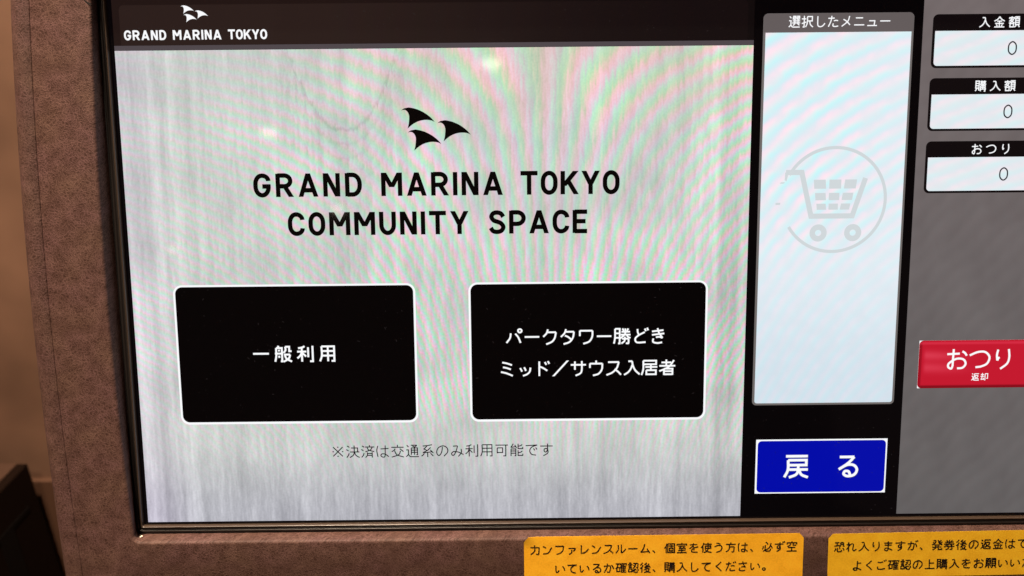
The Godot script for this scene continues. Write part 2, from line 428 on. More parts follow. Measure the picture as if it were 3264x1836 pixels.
func lit_picture(im: Image) -> StandardMaterial3D:
	var m := lit(Color.BLACK)
	m.emission_texture = ImageTexture.create_from_image(im)
	m.texture_repeat = false
	return m

func paint(c: Color, rough: float, spec := 0.5) -> StandardMaterial3D:
	var m := StandardMaterial3D.new()
	m.albedo_color = c.linear_to_srgb()
	m.roughness = rough
	m.metallic_specular = spec
	return m

func noise(seed_: int, freq: float, octaves := 4) -> FastNoiseLite:
	var n := FastNoiseLite.new()
	n.seed = seed_
	n.noise_type = FastNoiseLite.TYPE_SIMPLEX_SMOOTH
	n.frequency = freq
	n.fractal_type = FastNoiseLite.FRACTAL_FBM
	n.fractal_octaves = octaves
	return n

func noise_bytes(seed_: int, freq: float, w: int, h: int, octaves := 4, stretch := Vector2.ONE) -> PackedByteArray:
	var im := noise(seed_, freq, octaves).get_image(int(w / stretch.x), int(h / stretch.y))
	im.resize(w, h, Image.INTERPOLATE_CUBIC)
	im.convert(Image.FORMAT_L8)
	return im.get_data()

func moire(x: float, y: float) -> float:
	# bands on the main picture: phase in turns
	var u := x - 17.0
	return 230.0 * atan(u / 200.0) * (98.0 - y) / 680.0

func picture_image() -> Image:
	# weathered grey boards with the shimmer of the display's pixels
	var w := 1024
	var h := 790
	var streak := noise_bytes(3, 0.10, w, h, 3, Vector2(1, 10))
	var fine := noise_bytes(8, 0.2, w, h, 3, Vector2(1, 5))
	var column := noise_bytes(17, 0.03, w, h, 3, Vector2(1, 40))
	var blotch := noise_bytes(5, 0.006, w, h, 3)
	var tooth := noise_bytes(14, 0.22, w, h, 3)
	var data := PackedByteArray()
	data.resize(w * h * 3)
	var at := 0
	for j in h:
		var y := 67.3 - 225.3 * (j + 0.5) / h
		for i in w:
			var x := -179.5 + 291.9 * (i + 0.5) / w
			var k := j * w + i
			var s := streak[k] / 255.0 - 0.5
			var f := fine[k] / 255.0 - 0.5
			var b := blotch[k] / 255.0 - 0.5
			var t := tooth[k] / 255.0 - 0.5
			var board := column[k] / 255.0 - 0.5
			var low := smoothstep(-112.0, -160.0, y)
			var edge := smoothstep(-150.0, -179.0, x)
			var v := 204.0 + s * (16.0 + low * 9.0) + f * (13.0 + low * 6.0) + board * (16.0 + 22.0 * smoothstep(70.0, 105.0, absf(x + 30.0) - 30.0) + low * 12.0) + b * 17.0 + t * 12.0 - low * 20.0 - smoothstep(90.0, 113.0, x) * 8.0
			var arch := 31.0 + 36.0 * pow(absf(x + 76.0 + f * 3.0) / 25.0, 2.3)
			for o in 5:
				v -= [15.0, 7.0, 6.0, 5.0, 5.0][o] * smoothstep(1.1, 0.0, absf(y - arch + o * 6.5 - s * 2.0) / (1.0 + absf(x + 76.0) * 0.09)) * smoothstep(60.0, 52.0, absf(x + 76.0) * 2.0)
			v += 12.0 * smoothstep(3.0, 0.0, absf(x + 173.0 - y * 0.01) - 3.5 + s * 5.0) * smoothstep(0.0, -60.0, y)
			# shimmer
			var amount := smoothstep(-150.0, -75.0, y) * (0.45 + 0.55 * smoothstep(-178.0, -70.0, x)) * (1.05 + b)
			amount *= 1.0 - 0.5 * smoothstep(20.0, 66.0, y) * smoothstep(-20.0, -150.0, x)
			var ph := (moire(x, y) + s * 0.3 + f * 0.25 + b * 0.3) * TAU
			var c1 := cos(ph)
			var c2 := cos(ph - 1.1)
			var weave := 1.0 + 0.45 * sin(y * 2.9 + x * 0.5) * smoothstep(-10.0, -50.0, y)
			var a := amount * weave * (1.0 + 0.35 * smoothstep(0.0, -50.0, y))
			var warm := smoothstep(20.0, 60.0, y) * smoothstep(-130.0, 20.0, x) * 7.0
			data[at] = clampi(int(v + c1 * 21.0 * a - 1.0 + warm + edge * 2.0 - low * 2.0 + amount * 3.0), 0, 255)
			data[at + 1] = clampi(int(v - c1 * 11.0 * a + 1.0 - edge * 3.0 - low * 4.0 + amount * 4.0), 0, 255)
			data[at + 2] = clampi(int(v + c2 * 11.0 * a + edge * 4.0 + low * 6.0 - warm - 1.0), 0, 255)
			at += 3
	return Image.create_from_data(w, h, false, Image.FORMAT_RGB8, data)

func pale_image(w: int, h: int, box_: Rect2, base: Color, strength: float, seed_: int) -> Image:
	# the near-white fields on the right with faint slanting bands
	var blot := noise_bytes(seed_, 0.02, w, h, 3)
	var data := PackedByteArray()
	data.resize(w * h * 3)
	var at := 0
	for j in h:
		var y := box_.end.y - box_.size.y * (j + 0.5) / h
		for i in w:
			var x := box_.position.x + box_.size.x * (i + 0.5) / w
			var b := blot[j * w + i] / 255.0 - 0.5
			var u := x - 17.0
			var ph := (230.0 * atan(u / 200.0) * (150.0 - y) / 1190.0 + b * 0.25) * TAU
			var a := strength * (0.28 + 0.72 * smoothstep(-50.0, 5.0, y)) * (0.75 + b) * (1.0 - 0.5 * smoothstep(150.0, 190.0, x))
			var dim := smoothstep(-20.0, -100.0, y) * 16.0
			data[at] = clampi(int(base.r8 + cos(ph) * 19.0 * a - dim + b * 4.0), 0, 255)
			data[at + 1] = clampi(int(base.g8 - cos(ph + 0.5) * 6.0 * a - dim * 0.7 + b * 4.0), 0, 255)
			data[at + 2] = clampi(int(base.b8 - cos(ph) * 3.0 * a - dim * 0.5 + b * 4.0), 0, 255)
			at += 3
	return Image.create_from_data(w, h, false, Image.FORMAT_RGB8, data)

func make_materials():
	# fascia: brown sheet with a fine fleck
	var n := 1024
	var seeds := [noise(21, 0.055, 3), noise(22, 0.014, 4), noise(23, 0.20, 2), noise(24, 0.004, 3), noise(25, 0.05, 3)]
	seeds[0].fractal_type = FastNoiseLite.FRACTAL_RIDGED
	seeds[4].fractal_type = FastNoiseLite.FRACTAL_RIDGED
	var layer := []
	for s: FastNoiseLite in seeds:
		var im := s.get_seamless_image(n, n)
		im.convert(Image.FORMAT_L8)
		layer.append(im.get_data())
	var data := PackedByteArray()
	data.resize(n * n * 3)
	var relief := PackedByteArray()
	relief.resize(n * n)
	for k in n * n:
		var a: float = layer[0][k] / 255.0 - 0.5
		var b: float = layer[1][k] / 255.0 - 0.5
		var c: float = layer[2][k] / 255.0 - 0.5
		var d: float = layer[3][k] / 255.0 - 0.5
		var e: float = layer[4][k] / 255.0 - 0.5
		var t := clampf(0.10 + pow(maxf(a, e) + 0.5, 3.0) * 0.95 + b * 0.5 + c * 0.45, 0.0, 1.0)
		data[k * 3] = int(lerpf(64, 121, t))
		data[k * 3 + 1] = int(lerpf(43, 92 - d * 6.0, t))
		data[k * 3 + 2] = int(lerpf(37, 86 + d * 8.0, t))
		relief[k] = int(255 * clampf(0.4 + maxf(a, e) * 0.7 + c * 0.4, 0.0, 1.0))
	var f := StandardMaterial3D.new()
	f.albedo_texture = ImageTexture.create_from_image(Image.create_from_data(n, n, false, Image.FORMAT_RGB8, data))
	f.roughness = 0.6
	f.metallic_specular = 0.35
	f.heightmap_enabled = true
	f.heightmap_scale = 0.02
	f.heightmap_texture = ImageTexture.create_from_image(Image.create_from_data(n, n, false, Image.FORMAT_L8, relief))
	M.fascia = f
	M.rubber = paint(Color(0.016, 0.013, 0.012), 0.33, 0.5)
	M.sealant = paint(Color(0.008, 0.007, 0.007), 0.55, 0.4)
	M.lip = paint(Color(0.06, 0.04, 0.028), 0.32, 0.6)  # lighter than the rubber: the lamps' golden highlight is put into this colour
	M.board = paint(Color(0.085, 0.045, 0.03), 0.6, 0.3)
	M.groove = paint(Color(0.06, 0.024, 0.016), 0.9, 0.2)
	M.body = paint(Color(0.10, 0.055, 0.04), 0.6, 0.4)
	M.dark = paint(Color(0.012, 0.006, 0.004), 0.85, 0.15)
	M.black = paint(Color(0.004, 0.003, 0.003), 0.6, 0.3)
	M.ink = paint(Color(0.012, 0.007, 0.006), 0.6, 0.3)
	M.white_metal = paint(Color(0.75, 0.73, 0.7), 0.4)
	M.flake = paint(Color(0.85, 0.74, 0.6), 0.6)
	# the room's plaster
	var wall_noise := NoiseTexture2D.new()
	wall_noise.width = 256
	wall_noise.height = 256
	wall_noise.seamless = true
	wall_noise.noise = noise(40, 0.012, 4)
	var ramp := Gradient.new()
	ramp.set_color(0, Color(0.42, 0.315, 0.255))
	ramp.set_color(1, Color(0.61, 0.465, 0.38))
	wall_noise.color_ramp = ramp
	var wm := StandardMaterial3D.new()
	wm.albedo_texture = wall_noise
	wm.uv1_triplanar = true
	wm.uv1_scale = Vector3.ONE * 1.4
	wm.roughness = 0.55
	M.wall = wm
	M.wainscot = paint(Color(0.13, 0.065, 0.04), 0.5, 0.4)
	M.ceiling = paint(Color(0.42, 0.34, 0.28), 0.9, 0.2)
	M.floor = paint(Color(0.12, 0.08, 0.055), 0.5, 0.4)
	# display colours
	M.glass = lit(Color8(4, 2, 4))
	M.white = lit(Color8(252, 253, 255))
	M.button_black = lit(Color8(3, 1, 2))
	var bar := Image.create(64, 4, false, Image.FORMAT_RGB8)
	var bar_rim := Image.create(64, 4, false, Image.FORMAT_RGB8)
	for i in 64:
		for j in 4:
			var t := smoothstep(0.25, 1.0, i / 63.0)  # brown fading to the right: the room's warm reflection painted into the emission
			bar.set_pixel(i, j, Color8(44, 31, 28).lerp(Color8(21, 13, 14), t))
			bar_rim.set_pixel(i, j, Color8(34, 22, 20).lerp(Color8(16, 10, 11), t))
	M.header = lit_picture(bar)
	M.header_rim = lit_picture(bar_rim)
	M.strip = lit(Color8(80, 72, 76))
	M.bar = lit(Color8(100, 92, 92))
	M.rim = lit(Color8(112, 106, 104))
	M.caption = lit(Color8(15, 9, 11))
	M.icon = lit(Color8(209, 216, 219))
	M.digit = lit(Color8(38, 40, 44))
	M.blue = lit(Color8(0, 10, 168))
	M.shade = lit(Color8(40, 46, 120))
	M.print = lit(Color8(4, 2, 2))
	M.dust = lit(Color8(52, 46, 46))
	M.print_grey = lit(Color8(26, 24, 27))
	# the grey column and the red key
	var gw := 64
	var gh := 128
	var grey := Image.create(gw, gh, false, Image.FORMAT_RGB8)
	var red := Image.create(128, 64, false, Image.FORMAT_RGB8)
	var gn := noise(60, 0.05, 3)
	for j in gh:
		for i in gw:
			var t := j / float(gh)
			var v := 115.0 - 15.0 * t + gn.get_noise_2d(i, j) * 5.0 + sin(i * 0.62 + j * 1.15 + gn.get_noise_2d(i, j) * 3.0) * 1.3
			grey.set_pixel(i, j, Color8(int(v), int(v - 10.0 + 6.0 * t), int(v - 10.0 + 6.0 * t)))
	for j in 64:
		for i in 128:
			var u := i / 127.0
			var v := j / 63.0
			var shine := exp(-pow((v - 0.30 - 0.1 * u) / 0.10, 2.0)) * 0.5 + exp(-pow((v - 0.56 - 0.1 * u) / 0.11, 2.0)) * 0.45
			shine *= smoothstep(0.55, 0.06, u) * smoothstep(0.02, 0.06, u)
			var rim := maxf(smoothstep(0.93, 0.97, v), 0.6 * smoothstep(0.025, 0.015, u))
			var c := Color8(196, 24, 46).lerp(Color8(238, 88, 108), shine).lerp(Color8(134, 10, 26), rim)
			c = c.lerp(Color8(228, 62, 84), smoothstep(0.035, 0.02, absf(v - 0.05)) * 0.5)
			red.set_pixel(i, j, c)
	M.grey = lit_picture(grey)
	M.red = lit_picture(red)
	M.picture = lit_picture(picture_image())
	M.pale = lit_picture(pale_image(256, 664, Rect2(117.7, -101, 66.7, 173.7), Color8(229, 238, 245), 1.3, 71))
	M.amount = lit_picture(pale_image(192, 96, Rect2(195.3, 20, 62, 16), Color8(229, 235, 240), 1.1, 72))
	# sticker tape
	var tape := Image.create(512, 96, false, Image.FORMAT_RGB8)
	var tn := noise(80, 0.03, 4)
	var tf := noise(81, 0.3, 2)
	for j in 96:
		for i in 512:
			var v := tn.get_noise_2d(i, j) * 0.05 + tf.get_noise_2d(i, j) * 0.045
			tape.set_pixel(i, j, Color(0.99 + v, 0.725 + v, 0.17 + v * 0.6))
	var tm := StandardMaterial3D.new()
	tm.albedo_texture = ImageTexture.create_from_image(tape)
	tm.roughness = 0.42
	tm.metallic_specular = 0.4
	M.tape = tm
	var tm2: StandardMaterial3D = tm.duplicate()
	tm2.albedo_color = Color(0.95, 1.0, 0.95)
	M.tape_pale = tm2

# ------------------------------------------------------------------ room
func block(called: String, lo: Vector3, hi: Vector3, mat: Material, parent: Node3D = self, ch := 0.0) -> MeshInstance3D:
	var st := begin()
	box(st, lo * 1000.0, hi * 1000.0, ch)
	st.generate_normals()
	return put(called, st.commit(), mat, parent)

func downlight(at: Vector3, energy: float, glow: float, label: String):
	var o := Node3D.new()
	o.name = "ceiling_downlight"
	o.position = at
	add_child(o, true)
	tag(o, label, "downlight")
	var ring := begin()
	for i in 32:
		var a := Vector3(cos(i * TAU / 32), 0, sin(i * TAU / 32))
		var b := Vector3(cos((i + 1) * TAU / 32), 0, sin((i + 1) * TAU / 32))
		quad(ring, a * 46 + Vector3(0, 6, 0), b * 46 + Vector3(0, 6, 0), b * 48 - Vector3(0, 2, 0), a * 48 - Vector3(0, 2, 0))
		quad(ring, a * 48 - Vector3(0, 2, 0), b * 48 - Vector3(0, 2, 0), b * 58, a * 58)
	ring.generate_normals()
	put("trim_ring", ring.commit(), paint(Color(0.75, 0.73, 0.7), 0.4), o)
	var lens := CylinderMesh.new()
	lens.top_radius = 0.045
	lens.bottom_radius = 0.045
	lens.height = 0.006
	lens.radial_segments = 32
	lens.rings = 1
	var m := StandardMaterial3D.new()
	m.albedo_color = Color(0.8, 0.8, 0.8)
	m.emission_enabled = true
	m.emission = Color(1.0, 0.95, 0.88)
	m.emission_energy_multiplier = glow
	put("lamp_lens", lens, m, o, Transform3D(Basis(), Vector3(0, 0.004, 0)))
	var l := OmniLight3D.new() if energy < 1.0 else SpotLight3D.new()
	l.name = "lamp_light"
	l.light_color = Color(1.0, 0.90, 0.79)
	l.light_energy = energy
	l.light_size = 0.035
	l.shadow_enabled = true
	if l is SpotLight3D:
		l.spot_angle = 70.0
		l.spot_range = 8.0
		l.spot_attenuation = 2.0
		l.spot_angle_attenuation = 0.6
		l.rotation.x = -PI / 2
	else:
		l.omni_range = 12.0
		l.omni_attenuation = 2.0
	l.position = Vector3(0, -0.006, 0)
	o.add_child(l)

func setting():
	tag(block("floor", Vector3(-4, -0.1, -0.46), Vector3(3.5, 0, 8), M.floor), "", "", "", "structure")
	tag(block("ceiling", Vector3(-4, 2.456, -0.46), Vector3(3.5, 2.6, 8), M.ceiling), "", "", "", "structure")
	var wall := block("wall", Vector3(-4, 0, -0.6), Vector3(3.5, 2.6, -0.463), M.wall)
	tag(wall, "", "", "", "structure")
	block("wainscot", Vector3(-4, 0.0, -0.463), Vector3(3.5, 0.647, -0.455), M.wainscot, wall, 1.0)
	var far_wall := block("wall", Vector3(-4, 0, 8), Vector3(3.5, 2.6, 8.1), M.wall)
	tag(far_wall, "", "", "", "structure")
	# the dark cabinet beside the machine
	var c := Node3D.new()
	c.name = "cabinet"
	c.position = Vector3(-0.85, 0, -0.2)
	add_child(c)
	tag(c, "dark brown low cabinet with a black recess in its side, below left of the machine", "cabinet")
	block("side_panel", Vector3(0.238, 0.0, -0.236), Vector3(0.25, 0.6885, 0.25), M.dark, c, 1.0)
	block("top_board", Vector3(-0.25, 0.682, -0.236), Vector3(0.237, 0.6885, 0.25), M.board, c)
	block("carcass", Vector3(-0.25, 0.0, -0.236), Vector3(0.236, 0.682, 0.25), M.dark, c, 1.0)
	var recess := block("recess", Vector3(0.249, 0.1, -0.182), Vector3(0.2508, 0.634, -0.157), M.black, c)
	recess.name = "recess"
	block("groove", Vector3(0.249, 0.634, -0.216), Vector3(0.2508, 0.640, -0.13), M.black, c)

# ------------------------------------------------------------------ the machine
func bow(y: float) -> float:
	return 2.2e-4 * pow(clampf(y, -190.0, 130.0) + 25.0, 2.0)

func loop(x0: float, y0: float, x1: float, y1: float, r: float, curved: float) -> PackedVector2Array:
	# the same number of points on every rounded frame, so that two of them can be joined
	var out := PackedVector2Array()
	var c := [Vector2(x0 + r, y0 + r), Vector2(x1 - r, y0 + r), Vector2(x1 - r, y1 - r), Vector2(x0 + r, y1 - r)]
	for k in 4:
		for i in 7:
			out.append(c[k] + Vector2.from_angle(PI + k * PI / 2 + i * PI / 12) * r)
		var a := out[out.size() - 1]
		var nx: Vector2 = c[(k + 1) % 4] + Vector2.from_angle(PI + (k + 1) * PI / 2) * r
		for i in range(1, 28):
			out.append(a.lerp(nx, i / 28.0))
	for i in out.size():
		if out[i].x < 0: out[i].x += bow(out[i].y) * curved
	return out

func skin(st: SurfaceTool, loops: Array, zs: Array):
	for k in loops.size() - 1:
		var a: PackedVector2Array = loops[k]
		var b: PackedVector2Array = loops[k + 1]
		for i in a.size():
			var j := (i + 1) % a.size()
			var q := [Vector3(a[i].x, a[i].y, zs[k]), Vector3(a[j].x, a[j].y, zs[k]), Vector3(b[j].x, b[j].y, zs[k + 1]), Vector3(b[i].x, b[i].y, zs[k + 1])]
			for n in [0, 2, 1, 0, 3, 2]:
				# the sheet is laid on flat: steep parts take their pattern from the depth as well
				var v: Vector3 = q[n]
				st.set_uv(Vector2(v.x + v.z * 0.7, v.y + v.z * 0.7) / 118.0)
				st.set_smooth_group(1)
				st.add_vertex(v * MM)

func ring(called: String, loops: Array, zs: Array, mat: Material, parent: Node3D, at := Transform3D()) -> MeshInstance3D:
	var st := begin()
	skin(st, loops, zs)
	st.generate_normals()
	return put(called, st.commit(), mat, parent, at)

func build_machine():
	machine = Node3D.new()
	machine.name = "ticket_machine"
	add_child(machine)
	tag(machine, "brown ticket vending machine with a lit touch screen in a black rubber frame", "ticket machine")
	block("cabinet_body", Vector3(-0.212, 0, -0.42), Vector3(0.29, 1.22, -0.09), M.body, machine, 3.0)
	# front sheet with its opening: from the seam over the flat face, round the lip and down to the rubber
	var loops := [loop(-213.6, -231, 291, 124, 6, 1), loop(-213.9, -231.3, 291.3, 124.3, 6, 1)]
	var zs := [6.5, 8.8]
	loops.append(loop(-213.7, -231.1, 291.1, 124.1, 6, 1)); zs.append(9.0)
	loops.append(loop(-189.0, -166.4, 270.4, 98.6, 4.5, 1)); zs.append(9.0)
	for i in 6:
		var s := i / 5.0 * PI / 2
		var o := 1.4 * (1 - sin(s))
		loops.append(loop(-186.8 - o, -164.2 - o, 268.2 + o, 96.4 + o, 3.2 + o, 1)); zs.append(7.6 + 1.4 * cos(s))
	loops.append(loop(-185.3, -163.3, 267.3, 95.5, 2.5, 0)); zs.append(0.5)
	ring("front_panel", loops, zs, M.fascia, machine, face)
	# edge strip outside the seam
	loops = [loop(-214.05, -231.6, 291.6, 124.6, 6, 1), loop(-214.05, -231.6, 291.6, 124.6, 6, 1), loop(-214.3, -231.9, 291.9, 124.9, 6, 1)]
	zs = [6.5, 8.7, 9.0]
	for i in 8:
		var s := i / 7.0 * PI / 2
		var o := 4.5 * (1 - sin(s))
		loops.append(loop(-224.2 + o, -241 + o, 301 - o, 134 - o, 14 - o, 1)); zs.append(4.5 + 4.5 * cos(s))
	loops.append(loop(-224.2, -241, 301, 134, 14, 1)); zs.append(-60.0)
	ring("edge_strip", loops, zs, M.fascia, machine, face)
	ring("seam", [loop(-213.2, -230.6, 290.6, 123.6, 6, 1), loop(-214.6, -232, 292, 125, 6, 1)], [8.4, 8.4], M.groove, machine, face)
	# rubber frame: outer rib, groove, inner lip
	var prof := [[3.3, 0.4], [3.2, 1.5], [2.9, 1.9], [2.5, 2.05], [2.1, 1.9], [1.9, 1.45], [1.6, 1.2], [1.3, 1.35], [1.05, 1.7], [0.85, 1.95], [0.6, 2.2]]
	loops = []
	zs = []
	for p in prof:
		loops.append(loop(-181.6 - p[0], -159.5 - p[0], 263.6 + p[0], 92 + p[0], 0.9 + p[0] * 0.4, 0)); zs.append(p[1])
	ring("screen_gasket", loops, zs, M.rubber, machine, face)
	loops = []
	zs = []
	for p in [[0.61, 2.17], [0.48, 2.36], [0.3, 2.42], [0.12, 2.3], [-0.02, 1.9], [-0.13, 1.3], [-0.2, 0.1]]:
		loops.append(loop(-181.6 - p[0], -159.5 - p[0], 263.6 + p[0], 92 + p[0], 0.9 + p[0] * 0.4, 0)); zs.append(p[1])
	ring("gasket_lip", loops, zs, M.lip, machine, face)
	# ragged sealant between the rubber and the sheet
	var inner := loop(-184.2, -162.2, 266.2, 94.7, 2.0, 0)
	var outer := loop(-185.6, -163.5, 267.6, 95.8, 2.4, 0)
	var rn := noise(90, 0.03, 3)
	for i in outer.size():
		var away := (outer[i] - inner[i]).normalized()
		outer[i] += away * (rn.get_noise_2d(outer[i].x * 3.0, outer[i].y * 3.0) * 0.7 - 0.05)
	ring("sealant", [inner, outer], [1.05, 1.3], M.sealant, machine, face)
	# a torn thread of sealant at the upper left
	var st := begin()
	var thread := curve(PackedVector2Array([Vector2(-189.5, 90.5), Vector2(-187.4, 88.3), Vector2(-185.8, 86.6), Vector2(-184.0, 85.6)]))
	for i in thread.size() - 1:
		var w := 0.12 + 0.35 * i / thread.size()
		flat(st, thread[i] + Vector2(0, w), thread[i] - Vector2(0, w), thread[i + 1] - Vector2(0, w), thread[i + 1] + Vector2(0, w), 9.15)
	put("sealant_thread", st.commit(), M.sealant, machine, face)
	# black plate low on the right, under the second sticker
	st = begin()
	box(st, Vector3(219, -226, 8.5), Vector3(286, -186.6, 10.2), 0.5)
	st.generate_normals()
	put("slot_plate", st.commit(), M.black, machine, face)

func build_screen():
	var z := 0.1
	var glass := sheet("screen_glass", machine, M.glass, 0.0, -181.7, -159.6, 263.7, 92, 0.6, face)
	# dark bar at the top with the emblem and the name
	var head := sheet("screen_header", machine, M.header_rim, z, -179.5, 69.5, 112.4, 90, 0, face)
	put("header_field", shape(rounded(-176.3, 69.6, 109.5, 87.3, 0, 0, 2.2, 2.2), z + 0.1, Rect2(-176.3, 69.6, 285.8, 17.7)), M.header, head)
	put("emblem", emblem(-148.1, 87.0, 12.1, z + 0.2), M.white, head)
	put("lettering", capitals(["GRAND", "MARINA", "TOKYO"], [[-174.6, -155.5], [-152.4, -130.4], [-127.3, -109.6]], 76.2, 4.25, 0.86, z + 0.2), M.white, head)
	sheet("strip", head, M.strip, z + 0.1, -179.5, 67.4, 112.4, 69.5)
	# main picture
	var pic := sheet("screen_picture", machine, M.picture, z, -179.5, -158.0, 112.4, 67.3, 0, face)
	tag(pic, "pale grey weathered board picture with a rainbow shimmer")
	put("emblem", emblem(-49.5, 40.8, 32.0, z + 0.1), M.print, pic)
	put("lettering", capitals(["GRAND", "MARINA", "TOKYO"], [[-119.3, -68.8], [-59.7, -3.0], [5.3, 51.5]], 11.2, 10.8, 2.1, z + 0.1), M.print, pic)
	put("lettering", capitals(["COMMUNITY", "SPACE"], [[-104.0, -19.3], [-9.6, 36.7]], -6.9, 10.8, 2.1, z + 0.1), M.print, pic)
	put("lettering", writing("※決済は交通系のみ利用可能です", -88.2, -119.6, 7.26, Vector2(6.9, 6.9), 0.5, z + 0.1), M.print_grey, pic)
	# the two big keys
	var left := sheet("screen_button", machine, M.white, z + 0.1, -160.0, -108.7, -45.1, -40.7, 4.2, face)
	tag(left, "wide black key with one line of white characters")
	sheet("key_field", left, M.button_black, z + 0.2, -159.0, -107.6, -46.1, -41.6, 3.3)
	put("lettering", writing("一般利用", -124.0, -69.9, 10.65, Vector2(8.6, 8.6), 0.92, z + 0.3), M.white, left)
	var right := sheet("screen_button", machine, M.white, z + 0.1, -19.9, -108.7, 94.0, -40.7, 4.2, face)
	tag(right, "wide black key with two lines of white characters")
	sheet("key_field", right, M.button_black, z + 0.2, -18.9, -107.6, 93.0, -41.6, 3.3)
	put("lettering", writing("パークタワー勝どき", -2.6, -63.0, 8.63, Vector2(8.3, 8.3), 0.84, z + 0.3), M.white, right)
	put("lettering", writing("ミッド／サウス入居者", -6.0, -78.5, 8.56, Vector2(8.3, 8.3), 0.84, z + 0.3), M.white, right)
	# list of chosen items
	var menu := put("screen_menu", shape(rounded(116.6, -102.0, 185.4, 81.2, 2.0, 2.0, 2.2, 2.2), z), M.rim, machine, face)
	tag(menu, "tall white list panel with a grey shopping cart drawn on it")
	put("title_bar", shape(rounded(116.7, 72.9, 185.3, 81.1, 0, 0, 2.1, 2.1), z + 0.1), M.bar, menu)
	put("list_field", shape(rounded(117.7, -101.0, 184.4, 72.7, 1.2, 1.2, 0, 0), z + 0.1, Rect2(117.7, -101.0, 66.7, 173.7)), M.pale, menu)
	put("lettering", writing("選択したメニュー", 127.9, 80.2, 5.92, Vector2(5.5, 5.5), 0.5, z + 0.2), M.white, menu)
	put("cart_icon", cart(z + 0.2), M.icon, menu)
	# grey column with the three amounts
	sheet("screen_column", machine, M.grey, z, 189.6, -157.7, 261.5, 90, 0, face)
	var captions := ["入金額", "購入額", "おつり"]
	var tops := [80.2, 51.8, 23.2]
	for k in 3:
		var top: float = tops[k]
		var b := put("screen_amount_box", shape(rounded(194.0, top - 23.9, 258.2, top, 2.4, 2.4, 2.4, 2.4), z + 0.1), M.caption, machine, face)
		tag(b, ["upper amount box of the grey column", "middle amount box of the grey column", "lowest amount box of the grey column"][k])
		put("amount_field", shape(rounded(195.2, top - 22.9, 257.0, top - 7.4, 1.6, 1.6, 0, 0), z + 0.2, Rect2(195.2, top - 22.9, 61.8, 15.5)), M.amount, b)
		put("lettering", writing(captions[k], 214.9, top - 1.1, 6.75, Vector2(5.2, 5.2), 0.5, z + 0.3), M.white, b)
		put("digit", writing("0", 227.9, top - 12.3, 5, Vector2(6.0, 6.0), 0.62, z + 0.3), M.digit, b)
	# red and blue keys
	var red := sheet("screen_return_button", machine, M.white, z + 0.1, 196.2, -94.3, 256.4, -70.9, 0, face)
	tag(red, "glossy red key on the grey column")
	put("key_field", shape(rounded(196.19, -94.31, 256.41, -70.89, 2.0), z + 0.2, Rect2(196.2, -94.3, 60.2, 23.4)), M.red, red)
	put("lettering", writing("おつり", 208.9, -74.5, 11.1, Vector2(11.1, 11.1), 1.0, z + 0.3), M.white, red)
	put("lettering", writing("返却", 222.0, -86.9, 4.35, Vector2(3.95, 3.95), 0.4, z + 0.3), M.white, red)
	var blue := sheet("screen_back_button", machine, M.white, z + 0.1, 119.2, -146.6, 183.3, -119.2, 0, face)
	tag(blue, "deep blue key with a white rim under the list panel")
	sheet("key_field", blue, M.blue, z + 0.2, 120.0, -146.0, 182.6, -119.9, 2.0)
	for k in 2:
		var at: float = [132.9, 157.7][k]
		put("lettering_shade", writing(["戻", "る"][k], at + 0.35, -126.85, 1, Vector2(12.7, 12.5), 1.3, z + 0.3), M.shade, blue)
		put("lettering", writing(["戻", "る"][k], at, -126.5, 1, Vector2(12.7, 12.5), 1.3, z + 0.4), M.white, blue)
	# dust and small wipe marks that show on the black parts of the glass
	var st := begin()
	var rng := RandomNumberGenerator.new()
	rng.seed = 7
	for area: Rect2 in [Rect2(-157, -106, 109, 63), Rect2(-17, -106, 109, 63), Rect2(114, -157, 74, 54), Rect2(-170, 71, 270, 15)]:
		for i in int(area.size.x * area.size.y / 75.0):
			var p := area.position + Vector2(rng.randf(), rng.randf()) * area.size
			var d := Vector2.from_angle(rng.randf() * TAU) * (0.12 + 0.5 * pow(rng.randf(), 5.0))
			var o := d.normalized().orthogonal() * 0.09
			flat(st, p - d - o, p - d + o, p + d + o, p + d - o, 0.36)
	tag(put("screen_dust", st.commit(), M.dust, machine, face), "", "", "", "stuff")
	# the display's own light
	var l := AreaLight3D.new()
	l.name = "screen_light"
	l.area_size = Vector2(0.29, 0.22)
	l.light_energy = 0.004
	l.light_color = Color(0.95, 0.97, 1.0)
	l.shadow_enabled = true
	l.transform = face * Transform3D(Basis(Vector3.UP, PI), Vector3(-0.034, -0.045, 0.004))
	machine.add_child(l)

